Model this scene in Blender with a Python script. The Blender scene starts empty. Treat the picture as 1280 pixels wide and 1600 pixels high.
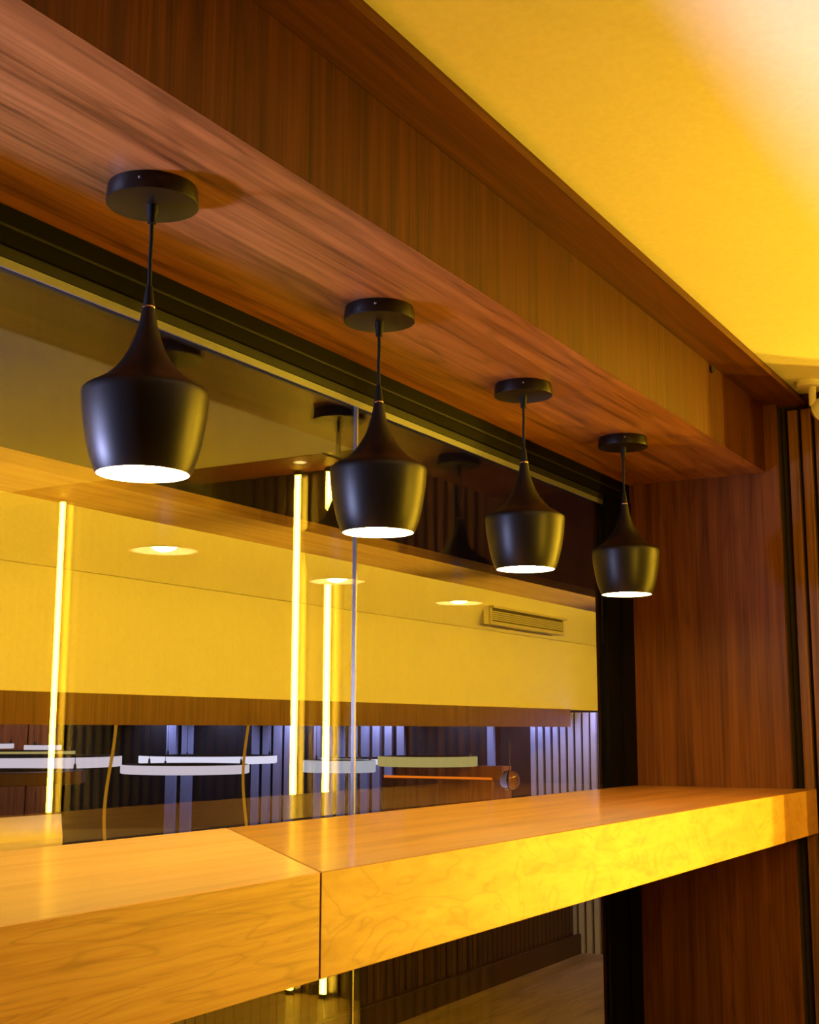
import bpy, bmesh, math, random
from mathutils import Vector, Matrix

random.seed(7)
SC = bpy.context.scene
COL = SC.collection
EYE = 1.25                      # eye height above the bar floor; z values below are given from eye level

# ------------------------------------------------------------------ camera, world, exposure
cd = bpy.data.cameras.new('camera')
cd.sensor_fit = 'VERTICAL'
cd.sensor_height = 36.0
cd.lens = 36.0 * 2031.05 / 1600.0
cd.clip_start = 0.02
cam = bpy.data.objects.new('camera', cd)
COL.objects.link(cam)
_F = Vector((0.85414204, 0.4934768, 0.16407931))
_R = Vector((0.50002282, -0.86601071, 0.00161921))
_U = Vector((-0.14289349, -0.08066036, 0.98644582))
cam.matrix_world = Matrix(((_R.x, _U.x, -_F.x, 0), (_R.y, _U.y, -_F.y, 0), (_R.z, _U.z, -_F.z, EYE), (0, 0, 0, 1)))
SC.camera = cam

SC.view_settings.view_transform = 'Standard'
SC.view_settings.look = 'None'
SC.view_settings.gamma = 1.0
SC.view_settings.exposure = 0.0
SC.view_settings.use_curve_mapping = False
W = bpy.data.worlds.new('world')
SC.world = W
W.use_nodes = True
W.node_tree.nodes['Background'].inputs[0].default_value = (0.05, 0.045, 0.06, 1)
W.node_tree.nodes['Background'].inputs[1].default_value = 0.25
cy = SC.cycles
cy.max_bounces = 10
cy.diffuse_bounces = 5
cy.glossy_bounces = 6
cy.transparent_max_bounces = 16
cy.sample_clamp_indirect = 6.0
cy.caustics_reflective = False
cy.caustics_refractive = False

# ------------------------------------------------------------------ light levels
YEL = (1.0, 0.57, 0.022)
L_TUBE = 330.0
L_NEAR = 190.0
L_BULB = 275.0
BULB = (1.0, 0.64, 0.22)
L_COVE = 175.0


def lamp(name, kind, loc, energy, color, **kw):
    l = bpy.data.lights.new(name, kind)
    l.energy = energy
    l.color = color
    tgt = kw.pop('target', None)
    for k, v in kw.items():
        setattr(l, k, v)
    o = bpy.data.objects.new(name, l)
    COL.objects.link(o)
    o.location = (loc[0], loc[1], loc[2] + EYE)
    if tgt:
        d = Vector((tgt[0], tgt[1], tgt[2] + EYE)) - o.location
        o.rotation_euler = d.to_track_quat('-Z', 'Y').to_euler()
    return o


# cool white lamp of the room behind the glass, out of view to the left
lamp('cool_room_light', 'SPOT', (0.35, 3.0, 0.02), 430, (0.52, 0.54, 1.0), target=(1.05, 1.35, 0.89),
     spot_size=math.radians(54), spot_blend=0.8, shadow_soft_size=0.14)
lamp('cool_room_light', 'SPOT', (0.35, 3.0, 0.02), 260, (0.5, 0.55, 1.0), target=(2.35, 1.4, 0.47),
     spot_size=math.radians(38), spot_blend=0.6, shadow_soft_size=0.14)
# unseen spot added to give the pale area of the ceiling
lamp('ceiling_fill', 'SPOT', (2.0, -0.45, -0.3), 52, (1.0, 0.68, 0.74), target=(2.02, -0.42, 1.18),
     spot_size=math.radians(71), spot_blend=0.3, shadow_soft_size=0.05)
# row of blue-white downlights grazing the slatted wall of the far room
for yy in (3.9, 4.5, 5.2, 6.0, 6.9, 7.8, 8.6):
    lamp('slat_downlight', 'SPOT', (9.76, yy, 0.30), 22, (0.48, 0.52, 1.0), target=(9.95, yy, -0.6),
         spot_size=math.radians(120), spot_blend=0.8, shadow_soft_size=0.03)
# general dim light of the far room, followed by two added fills
lamp('far_room_light', 'POINT', (6.6, 6.6, 1.2), 14, (0.9, 0.78, 0.9), shadow_soft_size=0.3)
lamp('panel_fill', 'SPOT', (8.4, 10.4, 1.3), 90, (1.0, 0.75, 0.65), target=(9.93, 10.6, -0.2), spot_size=math.radians(75), spot_blend=0.6, shadow_soft_size=0.1)  # unseen spot added to brighten the reddish panelling
for xx in (2.3, 3.9, 5.6):  # unseen upward spots added to brighten the underside of the soffit strip
    lamp('strip_fill', 'SPOT', (xx, 2.35, -1.3), 130, (1.0, 0.62, 0.05), target=(xx, 2.53, 0.63),
         spot_size=math.radians(52), spot_blend=0.8, shadow_soft_size=0.08)


# ------------------------------------------------------------------ materials
def nt(name):
    m = bpy.data.materials.new(name)
    m.use_nodes = True
    t = m.node_tree
    return m, t, t.nodes, t.links, t.nodes['Principled BSDF']


def plain(name, col, rough=0.5, metal=0.0, spec=0.5, bump=0.0, bscale=200, coat=0.0):
    m, t, N, L, B = nt(name)
    B.inputs['Roughness'].default_value = rough
    B.inputs['Metallic'].default_value = metal
    B.inputs['Specular IOR Level'].default_value = spec
    B.inputs['Coat Weight'].default_value = coat
    tc = N.new('ShaderNodeTexCoord')
    nz = N.new('ShaderNodeTexNoise')
    nz.inputs['Scale'].default_value = bscale
    nz.inputs['Detail'].default_value = 3
    L.new(tc.outputs['Object'], nz.inputs['Vector'])
    mx = N.new('ShaderNodeMix')
    mx.data_type = 'RGBA'
    mx.inputs['A'].default_value = (*[c * 0.93 for c in col], 1)
    mx.inputs['B'].default_value = (*[min(1, c * 1.07) for c in col], 1)
    L.new(nz.outputs['Fac'], mx.inputs['Factor'])
    L.new(mx.outputs['Result'], B.inputs['Base Color'])
    if bump:
        bp = N.new('ShaderNodeBump')
        bp.inputs['Strength'].default_value = bump
        bp.inputs['Distance'].default_value = 0.002
        L.new(nz.outputs['Fac'], bp.inputs['Height'])
        L.new(bp.outputs['Normal'], B.inputs['Normal'])
    return m


def glow(name, col, strength):
    m = bpy.data.materials.new(name)
    m.use_nodes = True
    t = m.node_tree
    t.nodes.clear()
    e = t.nodes.new('ShaderNodeEmission')
    e.inputs['Color'].default_value = (*col, 1)
    e.inputs['Strength'].default_value = strength
    o = t.nodes.new('ShaderNodeOutputMaterial')
    t.links.new(e.outputs[0], o.inputs[0])
    return m


def wood(name, dark, mid, light, axis='x', along=0.9, across=9.0, rings=7.0, line=0.35, rough=0.38,
         streak=0.5, coat=0.0, off=(0, 0, 0), warp=0.3, spec=0.5, bump=0.06, fineness=14.0):
    """veneer: long grain along one axis, contour lines for the figure, fine pores"""
    m, t, N, L, B = nt(name)
    B.inputs['Roughness'].default_value = rough
    B.inputs['Specular IOR Level'].default_value = spec
    B.inputs['Coat Weight'].default_value = coat
    B.inputs['Coat Roughness'].default_value = 0.13
    tc = N.new('ShaderNodeTexCoord')

    def mapped(a, c):
        mp = N.new('ShaderNodeMapping')
        mp.inputs['Scale'].default_value = [a if k == axis else c for k in 'xyz']
        mp.inputs['Location'].default_value = off
        L.new(tc.outputs['Object'], mp.inputs['Vector'])
        return mp.outputs['Vector']

    def noise(vec, detail, dist=0.0, rg=0.55):
        n = N.new('ShaderNodeTexNoise')
        n.inputs['Scale'].default_value = 1.0
        n.inputs['Detail'].default_value = detail
        n.inputs['Roughness'].default_value = rg
        n.inputs['Distortion'].default_value = dist
        L.new(vec, n.inputs['Vector'])
        return n.outputs['Fac']

    def mth(op, a, b):
        q = N.new('ShaderNodeMath')
        q.operation = op
        for i, v in enumerate((a, b)):
            if v is None:
                continue
            if isinstance(v, (int, float)):
                q.inputs[i].default_value = v
            else:
                L.new(v, q.inputs[i])
        return q.outputs[0]

    big = noise(mapped(along, across), 2.0, warp)
    fine = noise(mapped(along * 3.0, across * fineness), 4.0, 0.1, 0.65)
    mid_n = noise(mapped(along * 1.4, across * 3.0), 3.0, warp * 0.5)
    ring = mth('PINGPONG', mth('MULTIPLY', big, rings), 0.5)          # 0..0.5 contour bands
    ringn = mth('MULTIPLY', ring, 2.0)
    fac = mth('ADD', mth('MULTIPLY', mid_n, 0.75), mth('MULTIPLY', mth('SUBTRACT', fine, 0.5), streak))
    fac = mth('ADD', fac, mth('MULTIPLY', mth('SUBTRACT', ringn, 0.5), 0.25 * line))
    fac = mth('ADD', fac, 0.12)
    rp = N.new('ShaderNodeValToRGB')
    e = rp.color_ramp.elements
    e[0].position, e[0].color = 0.28, (*dark, 1)
    e[1].position, e[1].color = 0.78, (*light, 1)
    k = e.new(0.52)
    k.color = (*mid, 1)
    L.new(fac, rp.inputs['Fac'])
    ln = N.new('ShaderNodeValToRGB')
    q = ln.color_ramp.elements
    q[0].position, q[0].color = 0.0, (1 - line, 1 - line, 1 - line, 1)
    q[1].position, q[1].color = 0.22, (1, 1, 1, 1)
    L.new(ringn, ln.inputs['Fac'])
    mx = N.new('ShaderNodeMix')
    mx.data_type = 'RGBA'
    mx.blend_type = 'MULTIPLY'
    mx.inputs['Factor'].default_value = 1.0
    L.new(rp.outputs['Color'], mx.inputs['A'])
    L.new(ln.outputs['Color'], mx.inputs['B'])
    L.new(mx.outputs['Result'], B.inputs['Base Color'])
    bp = N.new('ShaderNodeBump')
    bp.inputs['Strength'].default_value = bump
    bp.inputs['Distance'].default_value = 0.001
    L.new(fine, bp.inputs['Height'])
    L.new(bp.outputs['Normal'], B.inputs['Normal'])
    return m


def pane_glass(name, r0=0.05, tint=(1, 1, 1)):
    m = bpy.data.materials.new(name)
    m.use_nodes = True
    t = m.node_tree
    N, L = t.nodes, t.links
    N.clear()
    tr = N.new('ShaderNodeBsdfTransparent')
    tr.inputs['Color'].default_value = (*tint, 1)
    gl = N.new('ShaderNodeBsdfGlossy')
    gl.inputs['Roughness'].default_value = 0.0
    geo = N.new('ShaderNodeNewGeometry')
    dp = N.new('ShaderNodeVectorMath')
    dp.operation = 'DOT_PRODUCT'
    L.new(geo.outputs['Incoming'], dp.inputs[0])
    L.new(geo.outputs['Normal'], dp.inputs[1])

    def mth(op, a, b=None):
        q = N.new('ShaderNodeMath')
        q.operation = op
        for i, v in enumerate((a, b)):
            if v is None:
                continue
            if isinstance(v, (int, float)):
                q.inputs[i].default_value = v
            else:
                L.new(v, q.inputs[i])
        return q.outputs[0]
    c = mth('ABSOLUTE', dp.outputs['Value'])
    p = mth('POWER', mth('SUBTRACT', 1.0, c), 5.0)
    f = mth('ADD', mth('MULTIPLY', p, 1 - r0), r0)
    mx = N.new('ShaderNodeMixShader')
    L.new(f, mx.inputs[0])
    L.new(tr.outputs[0], mx.inputs[1])
    L.new(gl.outputs[0], mx.inputs[2])
    o = N.new('ShaderNodeOutputMaterial')
    L.new(mx.outputs[0], o.inputs[0])
    return m


WAL_D, WAL_M, WAL_L = (0.12, 0.040, 0.014), (0.27, 0.100, 0.036), (0.40, 0.175, 0.075)
M = {}
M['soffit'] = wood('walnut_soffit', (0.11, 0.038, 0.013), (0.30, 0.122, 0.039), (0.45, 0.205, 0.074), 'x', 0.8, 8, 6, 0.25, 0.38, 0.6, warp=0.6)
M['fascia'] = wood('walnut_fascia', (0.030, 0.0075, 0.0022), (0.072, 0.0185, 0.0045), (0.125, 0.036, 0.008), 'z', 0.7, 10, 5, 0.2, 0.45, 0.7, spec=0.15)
M['strip'] = wood('walnut_strip', (0.05, 0.014, 0.005), (0.095, 0.028, 0.008), (0.14, 0.045, 0.013), 'x', 0.8, 12, 5, 0.2, 0.5, 0.5, spec=0.2)
M['jamb'] = wood('walnut_jamb', (0.06, 0.0185, 0.0035), (0.155, 0.054, 0.010), (0.25, 0.10, 0.02), 'z', 0.6, 7, 7, 0.16, 0.45, 0.5, spec=0.2)
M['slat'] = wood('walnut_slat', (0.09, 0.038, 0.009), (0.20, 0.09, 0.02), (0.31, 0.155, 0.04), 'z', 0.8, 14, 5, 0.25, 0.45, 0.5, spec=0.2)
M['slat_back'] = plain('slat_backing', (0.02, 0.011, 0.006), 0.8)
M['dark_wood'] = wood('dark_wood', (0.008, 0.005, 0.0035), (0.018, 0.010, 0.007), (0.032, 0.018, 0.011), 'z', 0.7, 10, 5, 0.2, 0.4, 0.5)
M['band'] = wood('header_band', (0.07, 0.03, 0.010), (0.14, 0.06, 0.02), (0.20, 0.09, 0.03), 'z', 1.2, 16, 4, 0.2, 0.45, 0.6)
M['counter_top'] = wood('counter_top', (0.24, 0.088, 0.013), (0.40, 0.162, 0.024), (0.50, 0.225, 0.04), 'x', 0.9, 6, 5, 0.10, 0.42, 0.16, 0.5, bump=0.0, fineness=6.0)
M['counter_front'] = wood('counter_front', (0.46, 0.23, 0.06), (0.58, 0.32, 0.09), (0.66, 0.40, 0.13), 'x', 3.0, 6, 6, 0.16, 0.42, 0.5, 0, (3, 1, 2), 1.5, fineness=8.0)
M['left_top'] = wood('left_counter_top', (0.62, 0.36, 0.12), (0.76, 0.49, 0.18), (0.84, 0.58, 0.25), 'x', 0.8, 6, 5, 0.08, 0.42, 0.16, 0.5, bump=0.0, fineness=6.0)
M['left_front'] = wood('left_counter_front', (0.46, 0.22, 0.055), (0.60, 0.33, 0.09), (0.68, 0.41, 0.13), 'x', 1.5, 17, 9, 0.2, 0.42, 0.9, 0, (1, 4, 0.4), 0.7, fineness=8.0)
M['oak_strip'] = wood('oak_soffit_strip', (0.50, 0.30, 0.09), (0.66, 0.43, 0.14), (0.74, 0.52, 0.2), 'x', 0.8, 9, 5, 0.15, 0.45, 0.4)
M['black'] = plain('black_powder_coat', (0.0045, 0.0036, 0.003), 0.40, 0, 0.42, 0.05, 400)
M['black_soft'] = plain('black_rubber', (0.004, 0.004, 0.004), 0.6, 0, 0.3)
M['frame'] = plain('black_frame_metal', (0.004, 0.0036, 0.003), 0.6, 0.0, 0.06)
M['frame_matt'] = plain('black_frame_matt', (0.003, 0.003, 0.003), 0.6, 0.0, 0.06)
M['alu'] = plain('aluminium_trim', (0.24, 0.26, 0.34), 0.35, 0.5)
M['alu_dark'] = plain('grey_channel', (0.018, 0.02, 0.026), 0.5, 0.2, 0.2)
M['brass'] = plain('copper_ring', (0.75, 0.45, 0.25), 0.25, 1.0)
M['shade_in'] = plain('shade_inner_white', (0.86, 0.78, 0.66), 0.45)
M['ceil'] = plain('ceiling_paint', (0.82, 0.80, 0.76), 0.85, 0, 0.2, 0.05, 60)
M['plaster'] = plain('plaster_paint', (0.80, 0.77, 0.72), 0.8, 0, 0.2, 0.05, 60)
M['white'] = plain('white_plastic', (0.85, 0.83, 0.80), 0.35)
M['grille'] = plain('grille_paint', (0.5, 0.47, 0.42), 0.5)
M['grille_in'] = plain('grille_shadow', (0.06, 0.05, 0.04), 0.8)
M['lin'] = plain('pale_slat', (0.44, 0.45, 0.60), 0.5)
M['lin_back'] = plain('pale_slat_backing', (0.012, 0.007, 0.005), 0.8)
M['floor'] = wood('floor_planks', (0.24, 0.17, 0.10), (0.42, 0.31, 0.19), (0.55, 0.42, 0.28), 'x', 1.2, 7, 3, 0.2, 0.4, 0.5)
M['floor2'] = wood('passage_floor_planks', (0.10, 0.065, 0.045), (0.19, 0.13, 0.09), (0.27, 0.19, 0.135), 'x', 0.9, 6, 5, 0.35, 0.35, 0.5)
M['redwood'] = wood('red_wood', (0.20, 0.07, 0.03), (0.34, 0.13, 0.06), (0.45, 0.19, 0.09), 'z', 0.8, 7, 5, 0.25, 0.45, 0.4)
M['table'] = plain('pale_table', (0.74, 0.62, 0.60), 0.3)
M['tube'] = glow('tube_glow', YEL, L_TUBE)
M['tube_near'] = glow('tube_glow_near', YEL, L_NEAR)
M['cove'] = glow('cove_glow', YEL, L_COVE)
M['bulb'] = glow('bulb_glow', BULB, L_BULB)
M['ring_cool'] = glow('ring_glow_cool', (0.82, 0.80, 1.0), 1.0)
M['ring_soft'] = glow('ring_glow_soft', (0.80, 0.70, 0.80), 0.80)
M['ring_warm'] = glow('ring_glow_warm', (0.75, 0.62, 0.20), 0.55)
M['ring_drum'] = glow('ring_glow_drum', (0.60, 0.62, 0.72), 0.7)
M['orange_led'] = glow('orange_led', (1.0, 0.22, 0.01), 0.9)
M['amber'] = glow('amber_rope', (1.0, 0.42, 0.02), 0.35)
M['ring_brown'] = plain('ring_brown_wood', (0.52, 0.30, 0.20), 0.5)
M['down'] = glow('downlight_glow', (1.0, 0.66, 0.2), 8.0)
M['cable'] = plain('grey_cable', (0.16, 0.15, 0.17), 0.4)
M['glass'] = pane_glass('window_glass', 0.078)
M['joint'] = plain('glass_joint_silicone', (0.16, 0.15, 0.15), 0.3)


def crystal():
    m, t, N, L, B = nt('crystal')
    B.inputs['Transmission Weight'].default_value = 1.0
    B.inputs['Roughness'].default_value = 0.0
    B.inputs['IOR'].default_value = 1.5
    return m


M['crystal'] = crystal()


# ------------------------------------------------------------------ mesh helpers (z from eye level)
def box(bm, x0, x1, y0, y1, z0, z1, bev=0.0):
    r = bmesh.ops.create_cube(bm, size=1.0)
    vs = r['verts']
    for v in vs:
        v.co = Vector(((x0 + x1) / 2 + v.co.x * (x1 - x0), (y0 + y1) / 2 + v.co.y * (y1 - y0), (z0 + z1) / 2 + v.co.z * (z1 - z0)))
    if bev:
        es = list({e for v in vs for e in v.link_edges})
        bmesh.ops.bevel(bm, geom=es, offset=bev, segments=2, profile=0.7, affect='EDGES')


def prism(bm, pts, z0, z1):
    a = [bm.verts.new((p[0], p[1], z0)) for p in pts]
    b = [bm.verts.new((p[0], p[1], z1)) for p in pts]
    n = len(pts)
    bm.faces.new(list(reversed(a)))
    bm.faces.new(b)
    for i in range(n):
        bm.faces.new((a[i], a[(i + 1) % n], b[(i + 1) % n], b[i]))


def lathe(bm, prof, n=48, c=(0, 0, 0), closed=False):
    rows = []
    for r, z in prof:
        if r < 1e-6:
            rows.append([bm.verts.new((c[0], c[1], c[2] + z))])
        else:
            rows.append([bm.verts.new((c[0] + r * math.cos(2 * math.pi * i / n), c[1] + r * math.sin(2 * math.pi * i / n), c[2] + z)) for i in range(n)])
    pairs = list(zip(rows, rows[1:]))
    if closed:
        pairs.append((rows[-1], rows[0]))
    for a, b in pairs:
        for i in range(n):
            j = (i + 1) % n
            if len(a) == 1 and len(b) == 1:
                continue
            if len(a) == 1:
                bm.faces.new((a[0], b[i], b[j]))
            elif len(b) == 1:
                bm.faces.new((a[i], a[j], b[0]))
            else:
                bm.faces.new((a[i], a[j], b[j], b[i]))


def tube(bm, pts, r, n=10):
    rows = []
    for k, p in enumerate(pts):
        p = Vector(p)
        d = (Vector(pts[min(k + 1, len(pts) - 1)]) - Vector(pts[max(k - 1, 0)])).normalized()
        u = d.cross(Vector((0.3, 1, 0.2))).normalized()
        w = d.cross(u)
        rr = r[k] if isinstance(r, (list, tuple)) else r
        rows.append([bm.verts.new(p + (u * math.cos(2 * math.pi * i / n) + w * math.sin(2 * math.pi * i / n)) * rr) for i in range(n)])
    for a, b in zip(rows, rows[1:]):
        for i in range(n):
            j = (i + 1) % n
            bm.faces.new((a[i], a[j], b[j], b[i]))
    bm.faces.new(list(reversed(rows[0])))
    bm.faces.new(rows[-1])


def obj(name, bm, mat, parent=None, smooth=False, mats=None, at=None):
    bmesh.ops.recalc_face_normals(bm, faces=bm.faces[:])
    me = bpy.data.meshes.new(name)
    bm.to_mesh(me)
    bm.free()
    for mm in (mats or [mat]):
        me.materials.append(mm)
    if smooth:
        for p in me.polygons:
            p.use_smooth = True
        me.set_sharp_from_angle(angle=math.radians(38))
    o = bpy.data.objects.new(name, me)
    COL.objects.link(o)
    if parent is not None:
        o.parent = parent
    else:
        o.location = at or (0, 0, EYE)
    return o


def tag(o, label, cat, group=None, kind=None):
    o['label'] = label
    o['category'] = cat
    if group:
        o['group'] = group
    if kind:
        o['kind'] = kind
    return o


def thing(name, label, cat, loc=(0, 0, 0), group=None, kind=None):
    o = bpy.data.objects.new(name, None)
    o.empty_display_size = 0.1
    COL.objects.link(o)
    o.location = (loc[0], loc[1], loc[2] + EYE)
    return tag(o, label, cat, group, kind)


def dup(root, loc, label):
    r = root.copy()
    COL.objects.link(r)
    r.location = (loc[0], loc[1], loc[2] + EYE)
    r['label'] = label
    for ch in list(root.children):
        c = ch.copy()
        COL.objects.link(c)
        c.parent = r
        for g in list(ch.children):
            d = g.copy()
            COL.objects.link(d)
            d.parent = c
    return r


def boxes(name, mat, *bs, parent=None, bev=0.0):
    bm = bmesh.new()
    for b in bs:
        box(bm, *b, bev=bev)
    return obj(name, bm, mat, parent)


def struct(name, label, cat, mat, *bs, bev=0.0):
    return tag(boxes(name, mat, *bs, bev=bev), label, cat, kind='structure')


# ================================================================== THE BAR SIDE
XL = -1.6
FZ = -1.75                      # floor level of the lower room behind the glass
struct('floor', 'wooden plank floor of the bar, seen only as a reflection below the counter', 'floor', M['floor'], (-3.2, 5.6, -4.2, 1.66, -1.33, -1.25))
struct('ceiling', 'plain painted ceiling washed in yellow light', 'ceiling', M['ceil'], (-3.2, 4.60, -4.2, 1.16, 1.178, 1.24))
struct('trim_1', 'long walnut soffit panel carrying the four black pendant lamps', 'soffit', M['soffit'], (XL, 4.53, 1.166, 1.72, 0.893, 0.911))
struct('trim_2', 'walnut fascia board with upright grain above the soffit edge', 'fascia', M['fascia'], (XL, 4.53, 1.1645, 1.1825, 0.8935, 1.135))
struct('trim_3', 'narrow dark walnut strip between fascia and yellow ceiling', 'trim', M['strip'], (XL, 4.60, 1.0335, 1.164, 1.1355, 1.152), (XL, 4.60, 1.050, 1.16, 1.1525, 1.1775))
struct('wall_window', 'dark lintel behind the walnut fascia', 'wall', M['slat_back'], (XL, 4.53, 1.186, 1.72, 0.912, 1.134), (XL, 4.60, 1.165, 1.72, 1.153, 1.6))
struct('trim_4', 'tall walnut jamb panel closing the right end of the window', 'panel', M['jamb'], (4.53, 4.55, 1.121, 1.70, -1.25, 1.135))

# slatted end wall beside the jamb, and the recess behind it that holds the light tubes
bm = bmesh.new()
y = 1.092
while y > 0.54:
    box(bm, 4.578, 4.606, y - 0.033, y, -1.25, 1.118, bev=0.004)
    y -= 0.0465
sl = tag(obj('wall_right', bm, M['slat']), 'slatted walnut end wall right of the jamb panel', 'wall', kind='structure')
boxes('backing', M['slat_back'], (4.607, 4.65, 0.50, 1.119, -1.25, 1.14), parent=sl)
bm = bmesh.new()
y = 0.46
while y > -2.6:
    box(bm, 5.365, 5.385, y - 0.04, y, -1.25, 1.284)
    y -= 0.07
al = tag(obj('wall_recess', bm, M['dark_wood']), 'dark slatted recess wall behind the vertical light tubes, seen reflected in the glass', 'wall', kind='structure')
boxes('backing', M['slat_back'], (5.386, 5.45, -2.7, 0.50, -1.25, 1.284), parent=al)
struct('wall_return', 'dark side wall of the recess', 'wall', M['dark_wood'], (4.66, 5.45, 0.50, 0.56, -1.25, 1.14))
struct('wall_corner', 'dark filling behind the jamb panel', 'wall', M['slat_back'], (4.551, 4.65, 1.121, 1.76, FZ, 1.6))
struct('trim_5', 'wooden strip capping the slatted end wall under the yellow ceiling', 'trim', M['strip'], (4.601, 4.72, 0.50, 1.119, 1.141, 1.291))
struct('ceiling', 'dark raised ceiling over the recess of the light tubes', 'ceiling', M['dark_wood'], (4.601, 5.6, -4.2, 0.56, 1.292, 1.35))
rs = struct('trim_6', 'dark wooden soffit over the light tubes, seen reflected in the glass', 'soffit', M['strip'], (5.03, 5.45, -2.7, 0.0, 1.286, 1.2915))
struct('wall_bar', 'plain wall of the bar behind the viewer', 'wall', M['dark_wood'], (-3.2, 5.6, -4.3, -4.2, -1.25, 1.37))
struct('wall_left', 'plain wall closing the bar on the left', 'wall', M['dark_wood'], (-3.3, -3.2, -4.2, 1.7, -1.25, 1.37))

# black hole at the fascia corner
bm = bmesh.new()
lathe(bm, [(0, 0.0), (0.010, 0.0), (0.013, 0.003), (0.013, 0.006), (0, 0.006)], 20)
bmesh.ops.rotate(bm, verts=bm.verts[:], matrix=Matrix.Rotation(math.radians(90), 3, 'X'))
g = obj('cable_grommet', bm, M['black_soft'], smooth=True, at=(3.915, 1.1645, 1.118 + EYE))
tag(g, 'small black cable grommet in the walnut fascia near its far end', 'grommet')

# ------------------------------------------------------------------ window
win = tag(boxes('window_1', M['frame'],
                (XL, 4.53, 1.673, 1.73, 0.824, 0.8925), (4.42, 4.5295, 1.668, 1.73, -1.25, 0.823),
                (XL, 4.42, 1.673, 1.73, -1.25, -1.18)),
          'black framed fixed window running the length of the counter', 'window', kind='structure')
boxes('inner_stile', M['frame_matt'], (4.289, 4.419, 1.676, 1.72, -1.18, 0.823), parent=win)
boxes('frame_bead', M['alu_dark'], (XL, 4.42, 1.668, 1.6725, 0.852, 0.857), parent=win)
boxes('glazing_channel', M['alu_dark'], (XL, 4.40, 1.682, 1.71, 0.804, 0.8235), parent=win)
boxes('channel_lip', M['alu'], (XL, 4.33, 1.684, 1.6885, 0.787, 0.803), parent=win)
boxes('pane', M['glass'], (XL, 2.663, 1.6925, 1.6975, -1.18, 0.803), parent=win)
boxes('pane', M['glass'], (2.671, 4.288, 1.6925, 1.6975, -1.18, 0.803), parent=win)
boxes('glass_joint', M['joint'], (2.664, 2.670, 1.690, 1.700, -1.18, 0.803), parent=win)

# ------------------------------------------------------------------ counter
ZT, ZB = -0.2, -0.3457
YF, YB = 1.052, 1.675


def counter(name, label, pts, mt, mf):
    bm = bmesh.new()
    prism(bm, pts, ZB, ZT)
    bm.normal_update()
    for f in bm.faces:
        f.material_index = 0 if f.normal.z > 0.5 else 1
    es = [e for e in bm.edges if abs(e.calc_face_angle(0)) > 0.5]
    bmesh.ops.bevel(bm, geom=es, offset=0.0014, segments=1, affect='EDGES')
    return tag(obj(name, bm, None, mats=[mt, mf]), label, 'counter')


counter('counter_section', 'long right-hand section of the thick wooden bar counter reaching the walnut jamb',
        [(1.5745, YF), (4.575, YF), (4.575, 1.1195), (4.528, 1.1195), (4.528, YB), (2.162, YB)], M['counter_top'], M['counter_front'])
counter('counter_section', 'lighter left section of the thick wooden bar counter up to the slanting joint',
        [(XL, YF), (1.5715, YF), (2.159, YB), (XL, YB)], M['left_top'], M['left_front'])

# ------------------------------------------------------------------ pendant lamps
LX = [1.57 + 0.73 * k for k in range(4)]
LY = 1.405
LLAB = ['nearest and largest of the four black pendant lamps, first from the left',
        'second black pendant lamp from the left, hanging in front of the glass joint',
        'third black pendant lamp from the left, between the glass joint and the jamb',
        'farthest black pendant lamp, fourth from the left, beside the walnut jamb']


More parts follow.
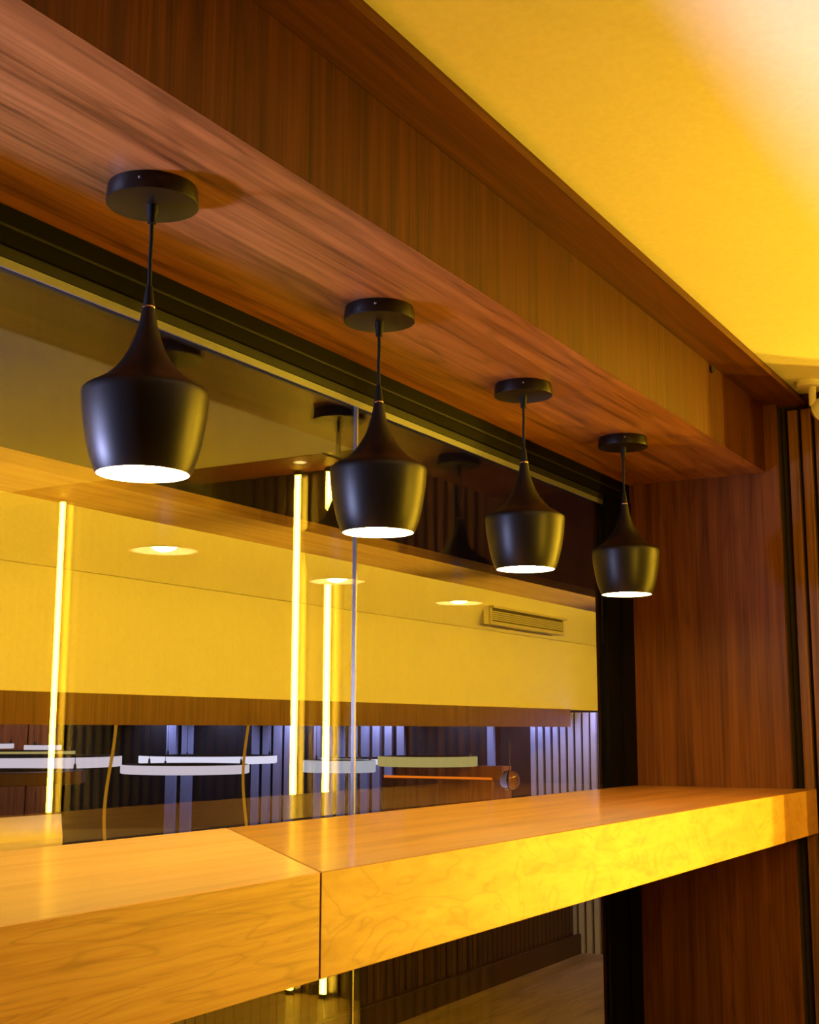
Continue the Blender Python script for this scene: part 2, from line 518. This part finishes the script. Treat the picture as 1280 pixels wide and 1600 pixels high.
def make_pendant():
    t = thing('pendant_lamp', LLAB[0], 'pendant lamp', (LX[0], LY, 0.893), 'black pendant lamps over the bar counter')
    z = lambda v: v - 0.893
    bm = bmesh.new()
    lathe(bm, [(0, 0), (0.0735, 0), (0.0745, -0.002), (0.0770, -0.0275), (0.0765, -0.030), (0.074, -0.0308), (0, -0.0308)], 64)
    cn = obj('canopy', bm, M['black'], t, True)
    bm = bmesh.new()
    for a in (math.radians(205),):
        r = bmesh.ops.create_uvsphere(bm, u_segments=10, v_segments=8, radius=0.0028)
        bmesh.ops.translate(bm, verts=r['verts'], vec=(0.0757 * math.cos(a), 0.0757 * math.sin(a), -0.013))
    obj('set_screw', bm, M['alu'], cn, True)
    bm = bmesh.new()
    lathe(bm, [(0, -0.030), (0.0095, -0.030), (0.0085, -0.045), (0.0072, -0.052), (0.0072, -0.062), (0, -0.062)], 24)
    obj('strain_relief', bm, M['black_soft'], t, True)
    bm = bmesh.new()
    tube(bm, [(0, 0, -0.06), (0.0006, 0, -0.09), (-0.0006, 0.0004, -0.13), (0, 0, z(0.715))], 0.0036, 12)
    obj('cord', bm, M['black_soft'], t, True)
    bm = bmesh.new()
    lathe(bm, [(0, z(0.722)), (0.0048, z(0.722)), (0.0062, z(0.716)), (0.0098, z(0.686)), (0, z(0.686))], 24)
    obj('socket_cap', bm, M['black_soft'], t, True)
    bm = bmesh.new()
    lathe(bm, [(0, z(0.686)), (0.0108, z(0.686)), (0.0112, z(0.6845)), (0.0108, z(0.683)), (0, z(0.683))], 24)
    obj('collar_ring', bm, M['brass'], t, True)
    prof = [(0.0107, 0.683), (0.0125, 0.670), (0.0160, 0.652), (0.0215, 0.632), (0.0295, 0.612), (0.0400, 0.593), (0.0520, 0.577),
            (0.0660, 0.5635), (0.0800, 0.5545), (0.0930, 0.5475), (0.0995, 0.5430), (0.1022, 0.5400), (0.1030, 0.5370), (0.1026, 0.5290), (0.1018, 0.5180),
            (0.1005, 0.5020), (0.0968, 0.4780), (0.0922, 0.4530), (0.0868, 0.4310), (0.0800, 0.4120), (0.0760, 0.4040)]
    outer = [(r, z(h)) for r, h in prof]
    inner = [(r - 0.0022, z(h) + 0.0004) for r, h in reversed(prof[1:])]
    bm = bmesh.new()
    lathe(bm, outer + [(0.0738, z(0.4038))] + inner[1:], 72)
    bm.faces.ensure_lookup_table()
    sh = obj('shade', bm, None, t, True, mats=[M['black'], M['shade_in']])
    nrow = len(outer)
    for i, p in enumerate(sh.data.polygons):
        if i // 72 >= nrow - 1:
            p.material_index = 1
    bm = bmesh.new()
    r = bmesh.ops.create_uvsphere(bm, u_segments=32, v_segments=20, radius=0.039)
    for v in bm.verts:
        if v.co.z > 0:
            v.co.z *= 1.25
    bmesh.ops.translate(bm, verts=bm.verts[:], vec=(0, 0, z(0.441)))
    bu = obj('bulb', bm, M['bulb'], t, True)
    bm = bmesh.new()
    lathe(bm, [(0, z(0.60)), (0.016, z(0.60)), (0.016, z(0.49)), (0.010, z(0.487)), (0, z(0.487))], 20)
    obj('socket', bm, M['white'], bu, True)
    return t


proto = make_pendant()
for k in range(1, 4):
    dup(proto, (LX[k], LY, 0.893), LLAB[k])


# ------------------------------------------------------------------ yellow light tubes of the bar
def make_tube(loc, label, z0, z1, mat='tube'):
    t = thing('light_tube', label, 'tube light', (loc[0], loc[1], z0), 'vertical yellow light tubes')
    h = z1 - z0
    bm = bmesh.new()
    lathe(bm, [(0, 0.02), (0.0122, 0.02), (0.0122, h - 0.02), (0, h - 0.02)], 20)
    obj('glowing_tube', bm, M[mat], t, True)
    for n, a, b in (('floor_cap', 0.0, 0.02), ('ceiling_cap', h - 0.02, h)):
        bm = bmesh.new()
        lathe(bm, [(0, a), (0.022, a), (0.022, b), (0, b)], 20)
        obj(n, bm, M['black'], t, True)
    return t


make_tube((5.33, -0.155, 0), 'yellow light tube reflected just left of the glass joint', -1.25, 1.286)
make_tube((5.33, -0.345, 0), 'yellow light tube reflected second left of the glass joint', -1.25, 1.286)
make_tube((5.33, -1.97, 0), 'yellow light tube reflected under the first pendant lamp, far left in the glass', -1.25, 1.286)
near_tube = make_tube((2.75, 0.08, 0), 'unseen yellow stand-in tube lighting the counter front', 0.0, 0.72, 'tube_near')  # added out of view with its cable, stands in for the counter's yellow source
bm = bmesh.new()
tube(bm, [(0, 0, 0.721), (0, 0, 1.177)], 0.003, 8)
obj('suspension_cable', bm, M['cable'], near_tube, True)

# recessed spot in the soffit above the tubes
bm = bmesh.new()
lathe(bm, [(0, 0), (0.028, 0), (0.028, -0.003), (0, -0.003)], 24)
d = obj('recessed_spot', bm, M['down'], smooth=True, at=(5.14, -0.20, 1.2859 + EYE))
tag(d, 'tiny recessed spot beside the reflected tube tops', 'downlight')

# white fixture at the corner of ceiling and end wall
fx = thing('ceiling_spotlight', 'small white spotlight on a stem where ceiling meets the slatted wall', 'spotlight', (4.44, 0.985, 1.178))
bm = bmesh.new()
lathe(bm, [(0, 0), (0.042, 0), (0.042, -0.012), (0.036, -0.018), (0, -0.018)], 32)
obj('ceiling_plate', bm, M['white'], fx, True)
bm = bmesh.new()
tube(bm, [(0.01, -0.012, -0.015), (0.01, -0.012, -0.085)], 0.013, 16)
obj('stem', bm, M['white'], fx, True)
bm = bmesh.new()
lathe(bm, [(0, -0.055), (0.020, -0.055), (0.034, -0.045), (0.040, -0.02), (0.040, 0.045), (0.036, 0.05), (0.032, 0.045), (0.030, 0.01), (0, 0.01)], 32)
bmesh.ops.rotate(bm, verts=bm.verts[:], matrix=Matrix.Rotation(math.radians(68), 3, 'X'))
bmesh.ops.rotate(bm, verts=bm.verts[:], matrix=Matrix.Rotation(math.radians(-12), 3, 'Z'))
bmesh.ops.translate(bm, verts=bm.verts[:], vec=(0.012, -0.062, -0.092))
obj('spot_head', bm, M['white'], fx, True)

# ================================================================== BEHIND THE GLASS
struct('floor', 'wood-look plank floor behind the glass', 'floor', M['floor2'], (-2.0, 10.6, 1.74, 11.6, FZ - 0.06, FZ))
struct('wall_plinth', 'low wall under the glass between bar floor and the lower room', 'wall', M['dark_wood'], (-2.0, 4.53, 1.661, 1.74, FZ, -1.2505))
struct('trim_7', 'yellow-lit wooden soffit strip crossing the view behind the glass', 'soffit', M['oak_strip'], (-2.0, 11.6, 2.377, 2.68, 0.63, 0.665))
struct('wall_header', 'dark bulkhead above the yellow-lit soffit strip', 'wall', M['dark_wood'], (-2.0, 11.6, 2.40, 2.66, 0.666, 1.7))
cl = boxes('ceiling', M['ceil'], (-2.0, 11.6, 2.662, 4.31, 1.02, 1.08))
tag(cl, 'yellow-lit ceiling of the passage behind the glass', 'ceiling', kind='structure')
bm = bmesh.new()
prof = [(4.197, 0.697), (4.05, 1.0195), (4.2085, 1.0195), (4.2085, 0.697)]
va = [bm.verts.new((-2.0, *p)) for p in prof]
vb = [bm.verts.new((11.6, *p)) for p in prof]
bm.faces.new(va)
bm.faces.new(list(reversed(vb)))
for k in range(4):
    bm.faces.new((va[k], vb[k], vb[(k + 1) % 4], va[(k + 1) % 4]))
tag(obj('wall_bulkhead', bm, M['plaster']), 'leaning yellow-lit plaster bulkhead with the air grille behind the glass', 'bulkhead', kind='structure')
struct('wall_far', 'yellow-lit plaster wall behind the glass', 'wall', M['plaster'], (-2.0, 11.6, 4.21, 4.31, 0.150, 1.019))
struct('trim_8', 'brown wooden header band below the yellow wall', 'header', M['band'], (-2.0, 9.80, 4.165, 4.26, 0.0126, 0.152))
lw = struct('wall_low', 'low dark wall under the far opening', 'wall', M['dark_wood'], (-2.0, 9.86, 4.20, 4.30, FZ, -0.9))
bm = bmesh.new()
x = 4.0
while x < 9.8:
    box(bm, x, x + 0.06, 4.192, 4.1995, -1.59, -0.9)
    x += 0.075
obj('groove_slat', bm, M['dark_wood'], lw)
struct('baseboard_far', 'dark baseboard of the low wall behind the glass', 'baseboard', M['dark_wood'], (-2.0, 9.93, 4.165, 4.187, FZ, -1.6))

# cove light hidden above the soffit strip
cv = thing('cove_light', 'hidden yellow strip light above the soffit strip behind the glass', 'strip light', (0, 2.675, 0.80))
bm = bmesh.new()
box(bm, 0.2, 11.4, -0.008, 0.008, 0.002, 0.016)
obj('light_strip', bm, M['cove'], cv)

# pale slatted wall at the far end
bm = bmesh.new()
groups = [(3.55, 4.62, 0.0665, 0.042), (4.93, 5.03, 0.12, 0.06), (5.80, 6.85, 0.125, 0.075), (7.0, 7.45, 0.125, 0.075), (8.17, 8.55, 0.19, 0.12)]
for a, b, p, w in groups:
    y = a
    while y + w <= b + 0.02:
        box(bm, 9.95, 9.985, y, y + w, FZ, 0.128)
        y += p
sw = tag(obj('wall_end', bm, M['lin']), 'blue-lit pale slatted wall at the far end behind the glass', 'wall', kind='structure')
boxes('backing', M['lin_back'], (9.986, 10.06, 1.75, 11.5, FZ, 0.128), parent=sw)
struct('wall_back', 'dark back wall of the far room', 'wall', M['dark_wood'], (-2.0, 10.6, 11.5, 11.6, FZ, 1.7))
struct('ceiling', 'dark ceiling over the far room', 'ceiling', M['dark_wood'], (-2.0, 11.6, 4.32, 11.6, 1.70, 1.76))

# air grille in the yellow bulkhead
gr = thing('air_grille', 'long slotted air grille in the yellow bulkhead behind the glass', 'vent', (8.86, 4.095, 0.7905))
bm = bmesh.new()
gw, gh = 0.655, 0.0645
boxes('collar', M['plaster'], (-gw, gw, 0.001, 0.04, -gh, gh), parent=gr)
for b in ((-gw, gw, -0.04, 0.0, gh - 0.016, gh), (-gw, gw, -0.014, 0.0, -gh, -gh + 0.022), (-gw, -gw + 0.03, -0.014, 0.0, -gh + 0.022, gh - 0.016), (gw - 0.03, gw, -0.014, 0.0, -gh + 0.022, gh - 0.016)):
    box(bm, *b)
obj('frame', bm, M['grille'], gr)
bm = bmesh.new()
n = 5
for k in range(n):
    z = -gh + 0.03 + (k + 0.5) * (2 * gh - 0.06) / n
    box(bm, -gw + 0.03, gw - 0.03, -0.011, -0.0025, z - 0.0045, z + 0.0045)
obj('louvres', bm, M['grille'], gr)
bm = bmesh.new()
box(bm, -gw + 0.03, gw - 0.03, -0.002, -0.0005, -gh + 0.022, gh - 0.016)
obj('duct_shade', bm, M['grille_in'], gr)  # dark sheet, the shade behind the louvres put into its colour


# ring pendants of the far room
def ring_lamp(loc, rad, hgt, wid, mat, label, top=1.699):
    t = thing('ring_pendant', label, 'ring pendant', loc, 'ring pendant lamps in the far room')
    bm = bmesh.new()
    lathe(bm, [(rad - 0.008, 0), (rad, 0.004), (rad, hgt - 0.004), (rad - 0.008, hgt)], 72)
    obj('diffuser', bm, mat, t, True)
    bm = bmesh.new()
    lathe(bm, [(rad - wid, 0), (rad - 0.008, 0), (rad - 0.008, hgt), (rad - wid, hgt)], 72, closed=True)
    obj('ring_body', bm, M['cable'], t, True)
    for q in range(3):
        a = math.radians(80 + 120 * q)
        px, py = (rad - wid / 2) * math.cos(a), (rad - wid / 2) * math.sin(a)
        bm = bmesh.new()
        tube(bm, [(px, py, hgt), (px, py, top - loc[2])], 0.0018, 6)
        cb = obj('cable', bm, M['cable'], t, True)
        bm = bmesh.new()
        lathe(bm, [(0, hgt + 0.03), (0.006, hgt + 0.03), (0.009, hgt), (0, hgt)], 10, c=(px, py, 0))
        obj('gripper', bm, M['alu'], cb, True)
    return t


RINGS = [
    ((6.42, 6.79, -0.258), 0.708, 0.068, 0.10, 'ring_soft', 'white ring pendant cut by the left edge, crossed by the far left tube'),
    ((6.61, 5.47, -0.285), 0.407, 0.055, 0.09, 'ring_soft', 'lower pinkish white ring pendant of the overlapping pair'),
    ((8.04, 6.43, -0.265), 0.527, 0.056, 0.09, 'ring_cool', 'upper bright white ring pendant of the overlapping pair'),
    ((7.69, 5.00, -0.300), 0.252, 0.082, 0.06, 'ring_drum', 'short drum-like ring pendant at the glass joint'),
    ((9.10, 5.62, -0.280), 0.400, 0.042, 0.06, 'ring_cool', 'thin white ring pendant just right of the glass joint'),
    ((8.53, 4.77, -0.275), 0.369, 0.072, 0.06, 'ring_warm', 'yellowish ring pendant above the red wooden bar cabinet'),
    ((7.67, 8.08, -0.235), 0.450, 0.050, 0.09, 'ring_warm', 'yellowish ring pendant behind the white left ring'),
    ((9.23, 9.40, -0.215), 0.175, 0.050, 0.06, 'ring_soft', 'small pale ring pendant farthest back, beside the far left tube'),
    ((8.60, 9.47, -0.190), 0.242, 0.045, 0.06, 'ring_soft', 'pale ring pendant far back, cut by the left edge'),
]
for r in RINGS:
    loc, rad, h, w, mt, lab = r
    ring_lamp(loc, rad, h, w, M[mt], lab)
wr = ring_lamp((4.80, 5.157, -0.280), 0.405, 0.065, 0.10, M['ring_brown'], 'unlit brown wooden ring pendant lowest at the left edge')

# hanging crystal ball
cb = thing('crystal_ball_pendant', 'clear glass ball hanging before the pale slats', 'glass ball', (9.10, 4.375, -0.39))
bm = bmesh.new()
bmesh.ops.create_uvsphere(bm, u_segments=32, v_segments=20, radius=0.078)
obj('ball', bm, M['crystal'], cb, True)
bm = bmesh.new()
tube(bm, [(0, 0, 0.079), (0, 0, 2.09)], 0.004, 8)
obj('cord', bm, M['cable'], cb, True)

# red wooden bar cabinet with orange light line
bc = thing('bar_cabinet', 'red wooden bar cabinet with a glowing orange edge in the far room', 'cabinet', (9.3, 4.96, FZ))
bm = bmesh.new()
box(bm, -0.3, 0.05, -0.48, 0.47, 0, 1.365, bev=0.006)
obj('body', bm, M['redwood'], bc)
bm = bmesh.new()
box(bm, -0.302, -0.29, -0.48, 0.47, 1.366, 1.382)
obj('light_edge', bm, M['orange_led'], bc)
bm = bmesh.new()
box(bm, -0.12, 0.05, -0.48, 0.47, 1.366, 1.46)
obj('back_shelf', bm, M['redwood'], bc)

# reddish panelling at the far left and pale high table in front of it
pn = struct('wall_panel', 'reddish wood panelling at the far left of the far room', 'panel', M['redwood'], (9.90, 9.949, 9.86, 10.29, FZ, 1.699), (9.90, 9.949, 10.31, 11.499, FZ, 1.699))
tb = thing('high_table', 'pale angled high table just behind the left counter section', 'table', (3.05, 3.62, FZ))
bm = bmesh.new()
prism(bm, [(0.20, -0.42), (1.08, 0.46), (0.45, 0.50), (-0.75, -0.42)], 1.355, 1.392)
obj('tabletop', bm, M['table'], tb)
bm = bmesh.new()
box(bm, 0.0, 0.12, -0.06, 0.06, 0.02, 1.354)
obj('pedestal', bm, M['black'], tb)
bm = bmesh.new()
box(bm, -0.22, 0.34, -0.28, 0.28, 0, 0.02)
obj('foot', bm, M['black'], tb)

# amber light ropes hanging in the far opening
for (px, py, lab, ph) in ((5.00, 4.62, 'thin amber light rope hanging beside the left white ring', 0.0), (6.126, 4.62, 'amber light rope hanging at the right end of the paired rings', 1.1)):
    bm = bmesh.new()
    pts = [(0.03 * math.sin(9 * k / 24 + ph), 0, -0.04 - 1.3 * k / 24 + 0.3) for k in range(25)]
    tube(bm, [(0, 0, 1.68)] + pts, 0.008, 8)
    o = obj('light_rope', bm, M['amber'], smooth=True, at=(px, py, EYE))
    tag(o, lab, 'light rope', 'amber light ropes')
